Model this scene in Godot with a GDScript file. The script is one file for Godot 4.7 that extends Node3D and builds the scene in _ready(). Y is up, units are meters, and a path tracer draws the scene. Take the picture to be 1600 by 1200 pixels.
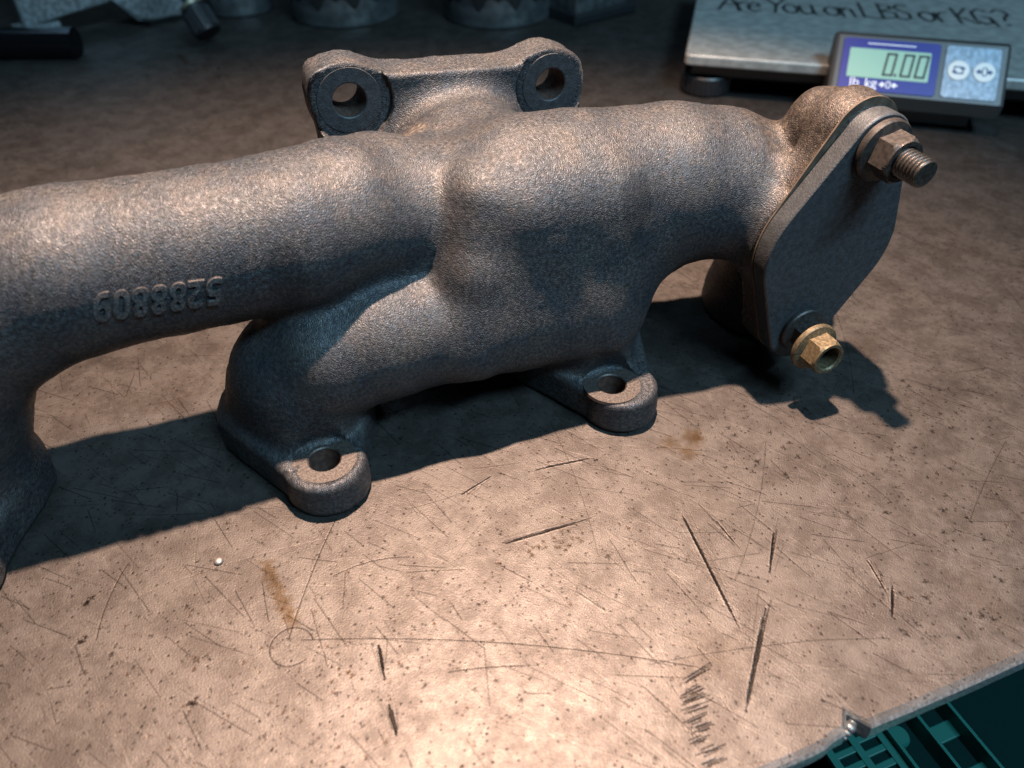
extends Node3D
# A cast exhaust manifold lying on a scratched steel workbench, with a bench scale and shop clutter behind.
# Axes: x runs along the front edge of the bench, y is up, z comes out of the bench towards its front edge. Metres.

var rng := RandomNumberGenerator.new()
var M := {}
var used := {}

func _ready() -> void:
	rng.seed = 4711
	camera_and_light()
	materials()
	room()
	workbench()
	manifold()
	bench_scale()
	clutter()
	green_crate()
	debris()

# ------------------------------------------------------------------ camera, light
func camera_and_light() -> void:
	var cam := Camera3D.new()
	cam.name = "camera"
	cam.position = Vector3(0, 0.28, 0)
	cam.rotation_degrees = Vector3(-41, -21, 0)
	cam.fov = 53.13
	cam.near = 0.02
	cam.far = 30.0
	var att := CameraAttributesPhysical.new()
	att.frustum_focal_length = 24.0
	att.frustum_focus_distance = 0.37
	att.frustum_near = 0.02
	att.frustum_far = 30.0
	att.exposure_aperture = 6.5
	cam.attributes = att
	add_child(cam)
	cam.current = true
	var e := Environment.new()
	e.background_mode = Environment.BG_COLOR
	e.background_color = Color(0.012, 0.016, 0.019).linear_to_srgb()
	e.tonemap_mode = Environment.TONE_MAPPER_LINEAR
	e.tonemap_exposure = 1.0
	e.sdfgi_enabled = true
	e.ssao_enabled = true
	e.ssil_enabled = true
	var we := WorldEnvironment.new()
	we.name = "world_environment"
	we.environment = e
	add_child(we)
	# warm work lamp on an arm above the bench
	var spot := SpotLight3D.new()
	spot.name = "work_lamp_beam"
	spot.light_color = Color(1.0, 0.70, 0.53).linear_to_srgb()
	spot.light_energy = 6.6
	spot.spot_angle = 36.0
	spot.spot_angle_attenuation = 0.85
	spot.spot_range = 6.0
	spot.spot_attenuation = 2.0
	spot.light_size = 0.016
	spot.shadow_enabled = true
	add_child(spot)
	spot.look_at_from_position(Vector3(0.14, 1.05, -0.40), Vector3(0.02, 0, -0.26), Vector3(0, 0, -1))
	# cool shop tube behind the photographer
	var tube := AreaLight3D.new()
	tube.name = "shop_tube_light"
	tube.light_color = Color(0.42, 0.75, 1.0).linear_to_srgb()
	tube.area_size = Vector2(0.9, 0.16)
	tube.light_energy = 4.7
	tube.area_range = 8.0
	tube.shadow_enabled = true
	add_child(tube)
	tube.look_at_from_position(Vector3(0.55, 1.55, 0.75), Vector3(0.15, 0.1, -0.3), Vector3(0, 1, 0))

	# a second, weaker tube over the back of the bench
	var back := AreaLight3D.new()
	back.name = "back_tube_light"
	back.light_color = Color(0.50, 0.78, 1.0).linear_to_srgb()
	back.area_size = Vector2(1.2, 0.12)
	back.light_energy = 0.25
	back.area_range = 8.0
	back.shadow_enabled = true
	add_child(back)
	back.look_at_from_position(Vector3(-0.1, 1.5, -1.45), Vector3(0.0, 0.0, -1.0), Vector3(0, 0, -1))

# ------------------------------------------------------------------ naming
func numbered(called: String) -> String:
	var n: int = used.get(called, 0)
	used[called] = n + 1
	return called if n == 0 else "%s_%03d" % [called, n]

func thing(called: String, label: String, category: String, at := Vector3.ZERO, turn := 0.0, group := "") -> Node3D:
	var o := Node3D.new()
	o.name = numbered(called)
	add_child(o)
	o.position = at
	o.rotation.y = turn
	o.set_meta("label", label)
	o.set_meta("category", category)
	if group:
		o.set_meta("group", group)
	return o

func part(called: String, mesh: Mesh, mat: Material, parent: Node, at := Vector3.ZERO, label := "") -> MeshInstance3D:
	var o := MeshInstance3D.new()
	o.name = called
	o.mesh = mesh
	o.material_override = mat
	o.position = at
	parent.add_child(o, true)
	if label:
		o.set_meta("label", label)
	return o

func structure(called: String, mesh: Mesh, mat: Material, at := Vector3.ZERO) -> MeshInstance3D:
	var o := part(called, mesh, mat, self, at)
	o.set_meta("kind", "structure")
	return o

# ------------------------------------------------------------------ materials
func noise(freq: float, octaves: int, s: int, gain := 0.5, kind := FastNoiseLite.TYPE_SIMPLEX_SMOOTH) -> FastNoiseLite:
	var n := FastNoiseLite.new()
	n.noise_type = kind
	n.frequency = freq
	n.fractal_octaves = octaves
	n.fractal_type = FastNoiseLite.FRACTAL_FBM if octaves > 1 else FastNoiseLite.FRACTAL_NONE
	n.seed = s
	n.fractal_gain = gain
	return n

func noise_tex(n: FastNoiseLite, side: int, a := Color.BLACK, b := Color.WHITE, lo := 0.0, hi := 1.0, as_normal := false, bump := 6.0) -> NoiseTexture2D:
	var t := NoiseTexture2D.new()
	t.width = side
	t.height = side
	t.seamless = true
	t.noise = n
	if as_normal:
		t.as_normal_map = true
		t.bump_strength = bump
	else:
		var g := Gradient.new()
		g.offsets = PackedFloat32Array([lo, hi])
		g.colors = PackedColorArray([a, b])
		t.color_ramp = g
	return t

func grey(v: float) -> Color:
	return Color(v, v, v)

func plain(c: Color, rough: float, metal := 0.0) -> StandardMaterial3D:
	var m := StandardMaterial3D.new()
	m.albedo_color = c.linear_to_srgb()
	m.roughness = rough
	m.metallic = metal
	return m

func grain(m: StandardMaterial3D, bump_tex: Texture2D, height_cm: float, color_tex: Texture2D, per_metre: float) -> StandardMaterial3D:
	m.uv1_triplanar = true
	m.uv1_scale = Vector3.ONE * per_metre
	if bump_tex:
		m.heightmap_enabled = true
		m.heightmap_texture = bump_tex
		m.heightmap_scale = height_cm
	if color_tex:
		m.albedo_texture = color_tex
	return m

func materials() -> void:
	var cast_bump := noise_tex(noise(0.16, 3, 11), 1024, grey(0), grey(1), 0.12, 0.88)
	var cast_tone := noise_tex(noise(0.05, 5, 23), 1024, grey(0.55), grey(1.0), 0.2, 0.8)
	var cast_rough := noise_tex(noise(0.05, 3, 29), 1024, grey(0.42), grey(0.68), 0.25, 0.75)
	var c := plain(Color(1, 1, 1), 1.0, 0.45)
	grain(c, cast_bump, 0.038, cast_tone, 8.0)
	c.roughness_texture = cast_rough
	c.vertex_color_use_as_albedo = true
	M.cast = c
	var worn := noise_tex(noise(0.03, 5, 41), 512, grey(0.72), grey(1.0), 0.25, 0.75)
	M.spot_face = grain(plain(Color(0.10, 0.086, 0.078), 0.5, 0.6), noise_tex(noise(0.1, 2, 7), 512), 0.006, worn, 40.0)
	M.bore = grain(plain(Color(0.10, 0.06, 0.045), 0.7, 0.3), null, 0.0, worn, 20.0)
	M.plate = grain(plain(Color(0.060, 0.066, 0.073), 0.55, 0.5), noise_tex(noise(0.12, 4, 13, 0.65), 512), 0.025, noise_tex(noise(0.03, 6, 14, 0.75), 512, grey(0.78), grey(1.0), 0.25, 0.72), 14.0)
	M.gasket = grain(plain(Color(0.115, 0.085, 0.06), 0.7, 0.3), null, 0.0, worn, 9.0)
	M.nut = grain(plain(Color(0.066, 0.058, 0.053), 0.5, 0.6), noise_tex(noise(0.05, 2, 17), 256), 0.008, worn, 22.0)
	M.gold = grain(plain(Color(0.16, 0.122, 0.07), 0.55, 0.6), noise_tex(noise(0.05, 2, 19), 256), 0.008, worn, 30.0)
	M.thread = grain(plain(Color(0.10, 0.085, 0.075), 0.42, 0.75), null, 0.0, worn, 22.0)
	M.edge = grain(plain(Color(0.62, 0.62, 0.62), 0.38, 0.85), noise_tex(noise(0.03, 3, 71), 256), 0.02, worn, 30.0)
	M.black = plain(Color(0.012, 0.013, 0.015), 0.42)
	M.gloss = plain(Color(0.10, 0.11, 0.13), 0.22, 1.0)
	M.housing = grain(plain(Color(0.035, 0.034, 0.033), 0.45), noise_tex(noise(0.1, 2, 37), 256), 0.01, null, 20.0)
	M.steel = grain(plain(Color(0.30, 0.34, 0.36), 0.5, 0.6), null, 0.0, worn, 5.0)
	M.dull = grain(plain(Color(0.17, 0.185, 0.19), 0.4, 0.7), null, 0.0, worn, 3.0)
	M.dark_reflection = grain(plain(Color(0.007, 0.006, 0.005), 0.85), null, 0.0, worn, 6.0)  # near-black for the reflection painted round the steel cylinders
	M.aluminium = grain(plain(Color(0.25, 0.275, 0.28), 0.5, 0.4), noise_tex(noise(0.05, 2, 53), 256), 0.03, worn, 8.0)
	M.ink = plain(Color(0.02, 0.02, 0.022), 0.6)
	M.blue = plain(Color(0.012, 0.018, 0.20), 0.35)
	M.keypad = grain(plain(Color(0.36, 0.46, 0.58), 0.4), null, 0.0, worn, 12.0)
	M.key = plain(Color(0.72, 0.68, 0.64), 0.45)
	M.key_print = plain(Color(0.04, 0.07, 0.18), 0.5)
	M.white_print = plain(Color(0.85, 0.85, 0.9), 0.5)
	var lcd := plain(Color(0.22, 0.36, 0.29), 0.25)
	lcd.emission_enabled = true
	lcd.emission = Color(0.20, 0.36, 0.29).linear_to_srgb()
	lcd.emission_energy_multiplier = 0.42
	M.lcd = lcd
	M.digit = plain(Color(0.02, 0.035, 0.03), 0.4)
	M.green_shade = plain(Color(0.002, 0.014, 0.013), 0.9)  # crate green darkened: the shade under the bench is put into the colour
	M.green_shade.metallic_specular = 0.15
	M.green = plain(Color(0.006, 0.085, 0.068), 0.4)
	M.wall = grain(plain(Color(0.03, 0.034, 0.037), 0.85), null, 0.0, worn, 1.0)
	M.brass = plain(Color(0.45, 0.40, 0.28), 0.4, 0.8)
	M.spatter = plain(Color(0.24, 0.21, 0.19), 0.5, 0.8)
	M.chip = plain(Color(0.5, 0.42, 0.3), 0.5, 0.3)
	# brushed stainless of the scale's platform
	var pl := plain(Color(0.35, 0.36, 0.34), 0.42, 0.25)
	pl.uv1_triplanar = true
	pl.uv1_scale = Vector3(4, 4, 4)
	pl.albedo_texture = noise_tex(noise(0.03, 5, 61), 512, grey(0.84), grey(1.0), 0.2, 0.8)
	M.platform = pl

# ------------------------------------------------------------------ mesh helpers
func begin() -> SurfaceTool:
	var st := SurfaceTool.new()
	st.begin(Mesh.PRIMITIVE_TRIANGLES)
	st.set_smooth_group(-1)
	return st

func tri(st: SurfaceTool, a: Vector3, b: Vector3, c: Vector3, na: Vector3, nb: Vector3, nc: Vector3) -> void:
	# front faces run clockwise: turned so that the face looks along its normals
	if (b - a).cross(c - a).dot(na + nb + nc) > 0.0:
		st.set_normal(na); st.add_vertex(a)
		st.set_normal(nc); st.add_vertex(c)
		st.set_normal(nb); st.add_vertex(b)
	else:
		st.set_normal(na); st.add_vertex(a)
		st.set_normal(nb); st.add_vertex(b)
		st.set_normal(nc); st.add_vertex(c)

func flat(st: SurfaceTool, a: Vector3, b: Vector3, c: Vector3, out: Vector3) -> void:
	var n := (b - a).cross(c - a)
	if n.length_squared() < 1e-20:
		return
	n = n.normalized()
	if n.dot(out) < 0.0:
		n = -n
	tri(st, a, b, c, n, n, n)

func circle_points(c: Vector2, r: float, k: int) -> PackedVector2Array:
	var p := PackedVector2Array()
	for i in k:
		p.append(c + Vector2.from_angle(TAU * i / k) * r)
	return p

func hull(circles: Array) -> PackedVector2Array:
	var p := PackedVector2Array()
	for q in circles:
		p.append_array(circle_points(Vector2(q[0], q[1]), q[2], 72))
	var h := Geometry2D.convex_hull(p)
	h.remove_at(h.size() - 1)
	return h

func rounded_rect(w: float, h: float, r: float, c := Vector2.ZERO) -> PackedVector2Array:
	var p := PackedVector2Array()
	for q in 4:
		var o := Vector2([1, -1, -1, 1][q] * (w / 2 - r), [1, 1, -1, -1][q] * (h / 2 - r))
		for i in 7:
			p.append(c + o + Vector2.from_angle(PI / 2 * (q + i / 6.0)) * r)
	return p

# a convex outline in x, y pushed along z, its two rims bevelled
func extrude(st: SurfaceTool, poly: PackedVector2Array, z0: float, z1: float, bevel: float, t := Transform3D(), smooth := true) -> void:
	var n := poly.size()
	var mid := Vector2.ZERO
	for p in poly:
		mid += p / n
	var nor := PackedVector2Array()
	for i in n:
		var d := (poly[(i + 1) % n] - poly[(i + n - 1) % n]).normalized()
		var o := Vector2(d.y, -d.x)
		if o.dot(poly[i] - mid) < 0.0:
			o = -o
		nor.append(o)
	var rings := [[bevel, z0], [bevel * 0.3, z0 + bevel * 0.3], [0.0, z0 + bevel], [0.0, z1 - bevel], [bevel * 0.3, z1 - bevel * 0.3], [bevel, z1]]
	for k in 5:
		var a: Array = rings[k]
		var b: Array = rings[k + 1]
		for i in n:
			var j := (i + 1) % n
			var pa := t * Vector3(poly[i].x - nor[i].x * a[0], poly[i].y - nor[i].y * a[0], a[1])
			var pb := t * Vector3(poly[j].x - nor[j].x * a[0], poly[j].y - nor[j].y * a[0], a[1])
			var pc := t * Vector3(poly[i].x - nor[i].x * b[0], poly[i].y - nor[i].y * b[0], b[1])
			var pd := t * Vector3(poly[j].x - nor[j].x * b[0], poly[j].y - nor[j].y * b[0], b[1])
			var slope: float = [-0.9, -0.5, 0.0, 0.5, 0.9][k]
			var ni := (t.basis * Vector3(nor[i].x, nor[i].y, slope)).normalized()
			var nj := (t.basis * Vector3(nor[j].x, nor[j].y, slope)).normalized()
			if not smooth:
				ni = (ni + nj).normalized()
				nj = ni
			tri(st, pa, pb, pc, ni, nj, ni)
			tri(st, pb, pd, pc, nj, nj, ni)
	for side in 2:
		var z: float = [z0, z1][side]
		var up := t.basis * Vector3(0, 0, [-1, 1][side])
		var c := t * Vector3(mid.x, mid.y, z)
		for i in n:
			var j := (i + 1) % n
			tri(st, c, t * Vector3(poly[i].x - nor[i].x * bevel, poly[i].y - nor[i].y * bevel, z), t * Vector3(poly[j].x - nor[j].x * bevel, poly[j].y - nor[j].y * bevel, z), up, up, up)

func bevel_box(st: SurfaceTool, size: Vector3, c: Vector3, bevel: float, b := Basis()) -> void:
	var t := Transform3D(b, c)
	var h := size / 2
	extrude(st, PackedVector2Array([Vector2(h.x, h.y), Vector2(-h.x, h.y), Vector2(-h.x, -h.y), Vector2(h.x, -h.y)]), -h.z, h.z, bevel, t, false)

# a profile of (radius, height) turned about the y axis; every edge of the profile is crisp
func lathe(st: SurfaceTool, prof: PackedVector2Array, k := 40, t := Transform3D(), inward := false) -> void:
	for s in prof.size() - 1:
		var a := prof[s]
		var b := prof[s + 1]
		var d := (b - a).normalized()
		var n2 := Vector2(d.y, -d.x)
		if inward:
			n2 = -n2
		for i in k:
			var u := Vector2.from_angle(TAU * i / k)
			var w := Vector2.from_angle(TAU * (i + 1) / k)
			var nu := (t.basis * Vector3(u.x * n2.x, n2.y, u.y * n2.x)).normalized()
			var nw := (t.basis * Vector3(w.x * n2.x, n2.y, w.y * n2.x)).normalized()
			var p0 := t * Vector3(u.x * a.x, a.y, u.y * a.x)
			var p1 := t * Vector3(w.x * a.x, a.y, w.y * a.x)
			var p2 := t * Vector3(u.x * b.x, b.y, u.y * b.x)
			var p3 := t * Vector3(w.x * b.x, b.y, w.y * b.x)
			if a.x > 1e-6:
				tri(st, p0, p1, p2, nu, nw, nu)
			if b.x > 1e-6:
				tri(st, p1, p3, p2, nw, nw, nu)

# hex nut with a round flange, rising along y from 0; bore open
func nut_mesh(flats: float, height: float, flange_r: float, flange_h: float, bore: float) -> ArrayMesh:
	var st := begin()
	lathe(st, PackedVector2Array([Vector2(bore, 0), Vector2(flange_r - 0.0003, 0), Vector2(flange_r, 0.0004), Vector2(flange_r, flange_h * 0.7), Vector2(flange_r - 0.0006, flange_h), Vector2(flats * 0.5, flange_h + 0.0012)]), 48)
	var k := 60
	var rows := [[flange_h, 1.0], [height - 0.0022, 1.0], [height - 0.0011, 0.93], [height, 0.845]]
	for r in 3:
		for i in k:
			var q: Array[Vector3] = []
			for w in [[i, r], [i + 1, r], [i, r + 1], [i + 1, r + 1]]:
				var ang: float = TAU * w[0] / k
				var hex: float = flats * 0.5 / cos(fposmod(ang, PI / 3) - PI / 6)
				var rad: float = minf(hex, flats * 0.5 / cos(PI / 6) * rows[w[1]][1] + 0.0001)
				q.append(Vector3(cos(ang) * rad, rows[w[1]][0], sin(ang) * rad))
			var out := Vector3(q[0].x, 0.002, q[0].z)
			flat(st, q[0], q[1], q[2], out)
			flat(st, q[1], q[3], q[2], out)
	for i in k:
		var a := TAU * i / k
		var b := TAU * (i + 1) / k
		var r1: float = minf(flats * 0.5 / cos(fposmod(a, PI / 3) - PI / 6), flats * 0.5 / cos(PI / 6) * 0.845 + 0.0001)
		var r2: float = minf(flats * 0.5 / cos(fposmod(b, PI / 3) - PI / 6), flats * 0.5 / cos(PI / 6) * 0.845 + 0.0001)
		var up := Vector3.UP
		var i1 := Vector3(cos(a) * (bore + 0.0007), height, sin(a) * (bore + 0.0007))
		var i2 := Vector3(cos(b) * (bore + 0.0007), height, sin(b) * (bore + 0.0007))
		flat(st, Vector3(cos(a) * r1, height, sin(a) * r1), Vector3(cos(b) * r2, height, sin(b) * r2), i1, up)
		flat(st, Vector3(cos(b) * r2, height, sin(b) * r2), i2, i1, up)
	lathe(st, PackedVector2Array([Vector2(bore + 0.0007, height), Vector2(bore, height - 0.0009), Vector2(bore, 0.0)]), 40, Transform3D(), false)
	return st.commit()

# stud with a helical thread, rising along y from 0
func stud_mesh(r: float, length: float, pitch: float) -> ArrayMesh:
	var st := begin()
	var k := 36
	var per := 6
	var rows := int(length / pitch * per)
	var rad := func(i: int, row: int) -> float:
		var y := length * row / rows
		var ph := fposmod(y / pitch - float(i) / k, 1.0)
		var deep := absf(ph - 0.5) * 2.0
		var end := clampf((length - y) / 0.0012, 0.0, 1.0)
		return (r - 0.00095 * smoothstep(0.15, 0.85, deep)) * (0.86 + 0.14 * end)
	for row in rows:
		for i in k:
			var q: Array[Vector3] = []
			for w in [[i, row], [i + 1, row], [i, row + 1], [i + 1, row + 1]]:
				var a: float = TAU * w[0] / k
				var rr: float = rad.call(w[0] , w[1])
				q.append(Vector3(cos(a) * rr, length * w[1] / rows, sin(a) * rr))
			flat(st, q[0], q[1], q[2], Vector3(q[0].x, 0, q[0].z))
			flat(st, q[1], q[3], q[2], Vector3(q[1].x, 0, q[1].z))
	for i in k:
		var a := TAU * i / k
		var b := TAU * (i + 1) / k
		var ra: float = rad.call(i, rows)
		var rb: float = rad.call(i + 1, rows)
		flat(st, Vector3(cos(a) * ra, length, sin(a) * ra), Vector3(cos(b) * rb, length, sin(b) * rb), Vector3(0, length + 0.0003, 0), Vector3.UP)
	return st.commit()

func tube(st: SurfaceTool, pts: Array, r: float, k := 14) -> void:
	var prev: Array = []
	var pn: Array = []
	for i in pts.size():
		var d: Vector3 = (pts[mini(i + 1, pts.size() - 1)] - pts[maxi(i - 1, 0)]).normalized()
		var side := d.cross(Vector3.UP if absf(d.y) < 0.9 else Vector3.RIGHT).normalized()
		var up := side.cross(d)
		var ring: Array = []
		var rn: Array = []
		for j in k:
			var o := side * cos(TAU * j / k) + up * sin(TAU * j / k)
			rn.append(o)
			ring.append(pts[i] + o * r)
		if i:
			for j in k:
				var j2 := (j + 1) % k
				tri(st, prev[j], prev[j2], ring[j], pn[j], pn[j2], rn[j])
				tri(st, prev[j2], ring[j2], ring[j], pn[j2], rn[j2], rn[j])
		for e in 2:
			if i == [0, pts.size() - 1][e]:
				for j in k:
					var nn: Vector3 = d * [-1, 1][e]
					tri(st, pts[i], ring[j], ring[(j + 1) % k], nn, nn, nn)
		prev = ring
		pn = rn

# ------------------------------------------------------------------ room
func room() -> void:
	var f := BoxMesh.new()
	f.size = Vector3(8, 0.1, 8)
	structure("floor", f, M.wall, Vector3(0, -0.95, 0))
	var w := BoxMesh.new()
	w.size = Vector3(8, 3.4, 0.1)
	structure("back_wall", w, M.wall, Vector3(0, 0.7, -1.75))

# ------------------------------------------------------------------ workbench
const TILE := 0.72
const TX := -0.22
const TN := 0.07
var top_color: Image
var top_height: Image

func mark(s: float, n: float, c: Color, h: float, strength: float) -> void:
	var x := posmod(int((s - TX) / TILE * 2048.0), 2048)
	var y := posmod(int((n - TN) / TILE * 2048.0), 2048)
	top_color.set_pixel(x, y, top_color.get_pixel(x, y).lerp(c, strength))
	if h != 0.0:
		var v := top_height.get_pixel(x, y).r
		top_height.set_pixel(x, y, grey(clampf(v + h * strength, 0, 1)))

func stroke(a: Vector2, b: Vector2, wide: float, c: Color, h: float, strength: float, bow := 0.0) -> void:
	var texel := TILE / 2048.0
	var long := a.distance_to(b)
	var steps := maxi(2, int(long / texel * 1.3))
	var side := (b - a).normalized().orthogonal()
	for i in steps + 1:
		var t := float(i) / steps
		var p := a.lerp(b, t) + side * bow * long * 4.0 * t * (1 - t)
		var w := wide * pow(sin(PI * clampf(t, 0.02, 0.98)), 0.6) * (0.72 + 0.28 * sin(t * 9.0 + a.x * 900.0) * sin(t * 23.0 + a.y * 700.0))
		var half := int(w / texel / 2.0)
		for j in range(-half, half + 1):
			var fade := 1.0 - 0.5 * absf(j) / (half + 1.0)
			mark(p.x + side.x * j * texel, p.y + side.y * j * texel, c, h * fade, strength * fade * rng.randf_range(0.7, 1.0))

func blob(c: Vector2, r: float, col: Color, h: float, strength: float, ragged := 0.5) -> void:
	var texel := TILE / 2048.0
	var n := int(r / texel) + 1
	var ph := rng.randf() * TAU
	var sq := rng.randf_range(0.5, 1.0)
	var rot := rng.randf() * PI
	for i in range(-n - 1, n + 2):
		for j in range(-n - 1, n + 2):
			var q := (Vector2(i, j) * texel).rotated(rot)
			q.y /= sq
			var a := q.angle()
			var edge := r * (1.0 + ragged * 0.5 * (sin(a * 3.0 + ph) * 0.5 + sin(a * 5.0 - ph * 2.0) * 0.5))
			var d := q.length() / edge
			if d < 1.0:
				if r < 0.003 and r > 0.0008 and rng.randf() < d * 0.75:
					continue
				mark(c.x + i * texel, c.y + j * texel, col, h, strength * (1.0 - d * d) * rng.randf_range(0.6, 1.0))

func workbench() -> void:
	top_color = Image.create(2048, 2048, false, Image.FORMAT_RGB8)
	top_color.fill(Color(0.88, 0.86, 0.84))
	top_height = Image.create(2048, 2048, false, Image.FORMAT_RGB8)
	top_height.fill(grey(0.6))
	var dark := Color(0.16, 0.13, 0.11)
	var rust := Color(0.42, 0.26, 0.14)
	var pale := Color(1.0, 0.98, 0.94)
	var rp := func() -> Vector2: return Vector2(TX + rng.randf() * TILE, TN + rng.randf() * TILE)
	for i in 90:   # rusty and oily patches
		blob(rp.call(), rng.randf_range(0.006, 0.028), [rust, dark, Color(0.55, 0.42, 0.3)][i % 3], 0.0, rng.randf_range(0.06, 0.2), 1.0)
	for i in 24000:   # pits
		blob(rp.call(), rng.randf_range(0.0003, 0.0008), dark, -0.25, rng.randf_range(0.4, 1.0))
	for i in 420:
		blob(rp.call(), rng.randf_range(0.0008, 0.0018), [dark, dark, rust][i % 3], -0.3, rng.randf_range(0.5, 0.95), 1.2)
	for i in 9000:   # fine grinding lines
		var a: Vector2 = rp.call()
		var d := Vector2.from_angle(rng.randfn(-0.95, 0.35)) * rng.randf_range(0.004, 0.03)
		stroke(a, a + d, 0.0003, [dark, pale, pale, pale][i % 4], [-0.2, 0.16, -0.12, 0.1][i % 4], rng.randf_range(0.15, 0.55))
	for i in 170:    # longer scratches any way
		var a: Vector2 = rp.call()
		var d := Vector2.from_angle(rng.randf() * TAU) * rng.randf_range(0.02, 0.11)
		stroke(a, a + d, 0.0004, [dark, pale][i % 2], -0.2, rng.randf_range(0.12, 0.42), rng.randf_range(-0.05, 0.05))
	# the gouges one can point at
	var gouges := [[0.1561, 0.1836, 0.1482, 0.1295, 8], [0.0738, 0.2003, 0.1129, 0.1994, 7], [0.1037, 0.2367, 0.131, 0.2341, 6], [0.1899, 0.1619, 0.1755, 0.1448, 6], [0.1632, 0.1302, 0.1302, 0.0956, 9], [0.0088, 0.1713, 0.0074, 0.1562, 6], [0.0067, 0.1462, 0.0064, 0.1345, 7], [0.2202, 0.12, 0.2103, 0.1089, 6], [0.0645, 0.2345, 0.0805, 0.2402, 4], [0.219, 0.1346, 0.2154, 0.1184, 3], [0.1689, 0.1767, 0.1697, 0.1647, 3]]
	for g in gouges:
		stroke(Vector2(g[0], g[1]), Vector2(g[2], g[3]), g[4] * 0.00021, Color(0.17, 0.145, 0.13), -0.6, 0.95)
		var ga := Vector2(g[0], g[1])
		var gb := Vector2(g[2], g[3])
		var lip: Vector2 = (gb - ga).normalized().orthogonal() * g[4] * 0.00013
		for j in 3:
			var o: Vector2 = (gb - ga).normalized().orthogonal() * rng.randf_range(-1, 1) * g[4] * 0.0001
			stroke(ga.lerp(gb, rng.randf_range(-0.08, 0.3)) + o, ga.lerp(gb, rng.randf_range(0.7, 1.1)) + o * 0.3, g[4] * 0.00012, Color(0.2, 0.17, 0.15), -0.3, 0.8)
		for j in 7:
			var o2 := Vector2(rng.randf_range(-0.004, 0.004), rng.randf_range(-0.004, 0.004))
			stroke(ga.lerp(gb, rng.randf_range(-0.2, 0.3)) + o2, ga.lerp(gb, rng.randf_range(0.5, 1.2)) + o2 * 0.4, 0.0003, [dark, pale][j % 2], [-0.15, 0.15][j % 2], rng.randf_range(0.15, 0.4))
		stroke(ga.lerp(gb, 0.1) + lip, ga.lerp(gb, 0.85) + lip, 0.0005, pale, 0.4, 0.7)
	stroke(Vector2(0.0926, 0.1656), Vector2(0.0999, 0.1529), 0.0015, pale, 0.4, 0.9)
	var grind := [[0.1158, 0.1146, 0.1282, 0.1161], [0.1123, 0.1097, 0.1212, 0.1104], [0.1103, 0.1072, 0.1196, 0.1069], [0.1102, 0.1038, 0.1199, 0.1038], [0.1082, 0.0999, 0.1161, 0.1], [0.1078, 0.0965, 0.1158, 0.0965], [0.1067, 0.093, 0.1147, 0.0929], [0.106, 0.0884, 0.1143, 0.0881], [0.1051, 0.0844, 0.1129, 0.0843]]
	for g in grind:
		for j in 5:
			var o := Vector2(rng.randf_range(-0.0022, 0.0022), (j - 2) * 0.0005 + rng.randf_range(-0.0004, 0.0004))
			stroke(Vector2(g[0], g[1]) + o, Vector2(g[2], g[3]) + o + Vector2(rng.randf_range(-0.004, 0.001), rng.randf_range(-0.0007, 0.0007)), rng.randf_range(0.0003, 0.0008), Color(0.22, 0.19, 0.17), -0.3, rng.randf_range(0.5, 0.9))
	for g in [[0.0055, 0.2414, -0.0247, 0.1866, 0.02], [-0.0845, 0.2493, -0.0967, 0.2143, 0.05], [0.0316, 0.2084, -0.002, 0.2105, 0.08], [0.0312, 0.1505, 0.06, 0.1423, -0.02], [-0.0199, 0.1848, 0.1228, 0.1176, -0.03], [0.2557, 0.4378, 0.1736, 0.3426, 0.0]]:
		stroke(Vector2(g[0], g[1]), Vector2(g[2], g[3]), 0.0004, dark, -0.3, 0.6, g[4])
	for i in 40:      # the scribed circle
		var a := Vector2.from_angle(TAU * i / 48) * 0.0085 + Vector2(-0.024, 0.1833)
		stroke(a, Vector2.from_angle(TAU * (i + 1) / 48) * 0.0085 + Vector2(-0.024, 0.1833), 0.0003, dark, -0.3, 0.6)
	for i in 14:      # dried oil streak
		blob(Vector2(-0.0285, 0.228).lerp(Vector2(-0.022, 0.194), i / 13.0), 0.0042, Color(0.50, 0.32, 0.10), 0.0, 0.35, 1.0)
	for q in [[-0.102, 0.2163], [-0.0624, 0.174], [-0.1, 0.235]]:
		for j in 5:
			blob(Vector2(q[0], q[1]) + Vector2(rng.randf_range(-0.0015, 0.0015), rng.randf_range(-0.0015, 0.0015)), 0.0016, Color(0.12, 0.06, 0.02), -0.2, 0.9, 1.0)
	for i in 26:
		blob(Vector2(0.0923, 0.1925) + Vector2(rng.randf_range(-0.012, 0.014), rng.randf_range(-0.005, 0.005)), 0.0016, Color(0.3, 0.2, 0.1), -0.1, 0.6, 1.0)
	for i in 10:
		blob(Vector2(0.1765, 0.2243) + Vector2(rng.randf_range(-0.014, 0.014), rng.randf_range(-0.006, 0.006)), 0.006, Color(0.5, 0.34, 0.14), 0.0, 0.25, 1.0)
	for i in 90:      # clusters of black spots towards the front right corner
		blob(Vector2(rng.randf_range(0.2, 0.34), rng.randf_range(0.09, 0.24)), rng.randf_range(0.001, 0.0024), dark, -0.2, 0.8, 1.2)
	for i in 260:
		blob(Vector2(rng.randfn(-0.03, 0.06), rng.randfn(0.165, 0.035)), rng.randf_range(0.0006, 0.0014), [dark, rust][i % 2], -0.25, 0.7, 1.2)
	var m := StandardMaterial3D.new()
	m.albedo_color = Color(0.122, 0.116, 0.114).linear_to_srgb()
	m.albedo_texture = ImageTexture.create_from_image(top_color)
	m.metallic = 0.85
	m.roughness = 1.0
	m.roughness_texture = noise_tex(noise(0.12, 4, 77, 0.7), 1024, grey(0.51), grey(0.58), 0.25, 0.75)
	m.detail_enabled = true
	m.detail_blend_mode = BaseMaterial3D.BLEND_MODE_MUL
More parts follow.
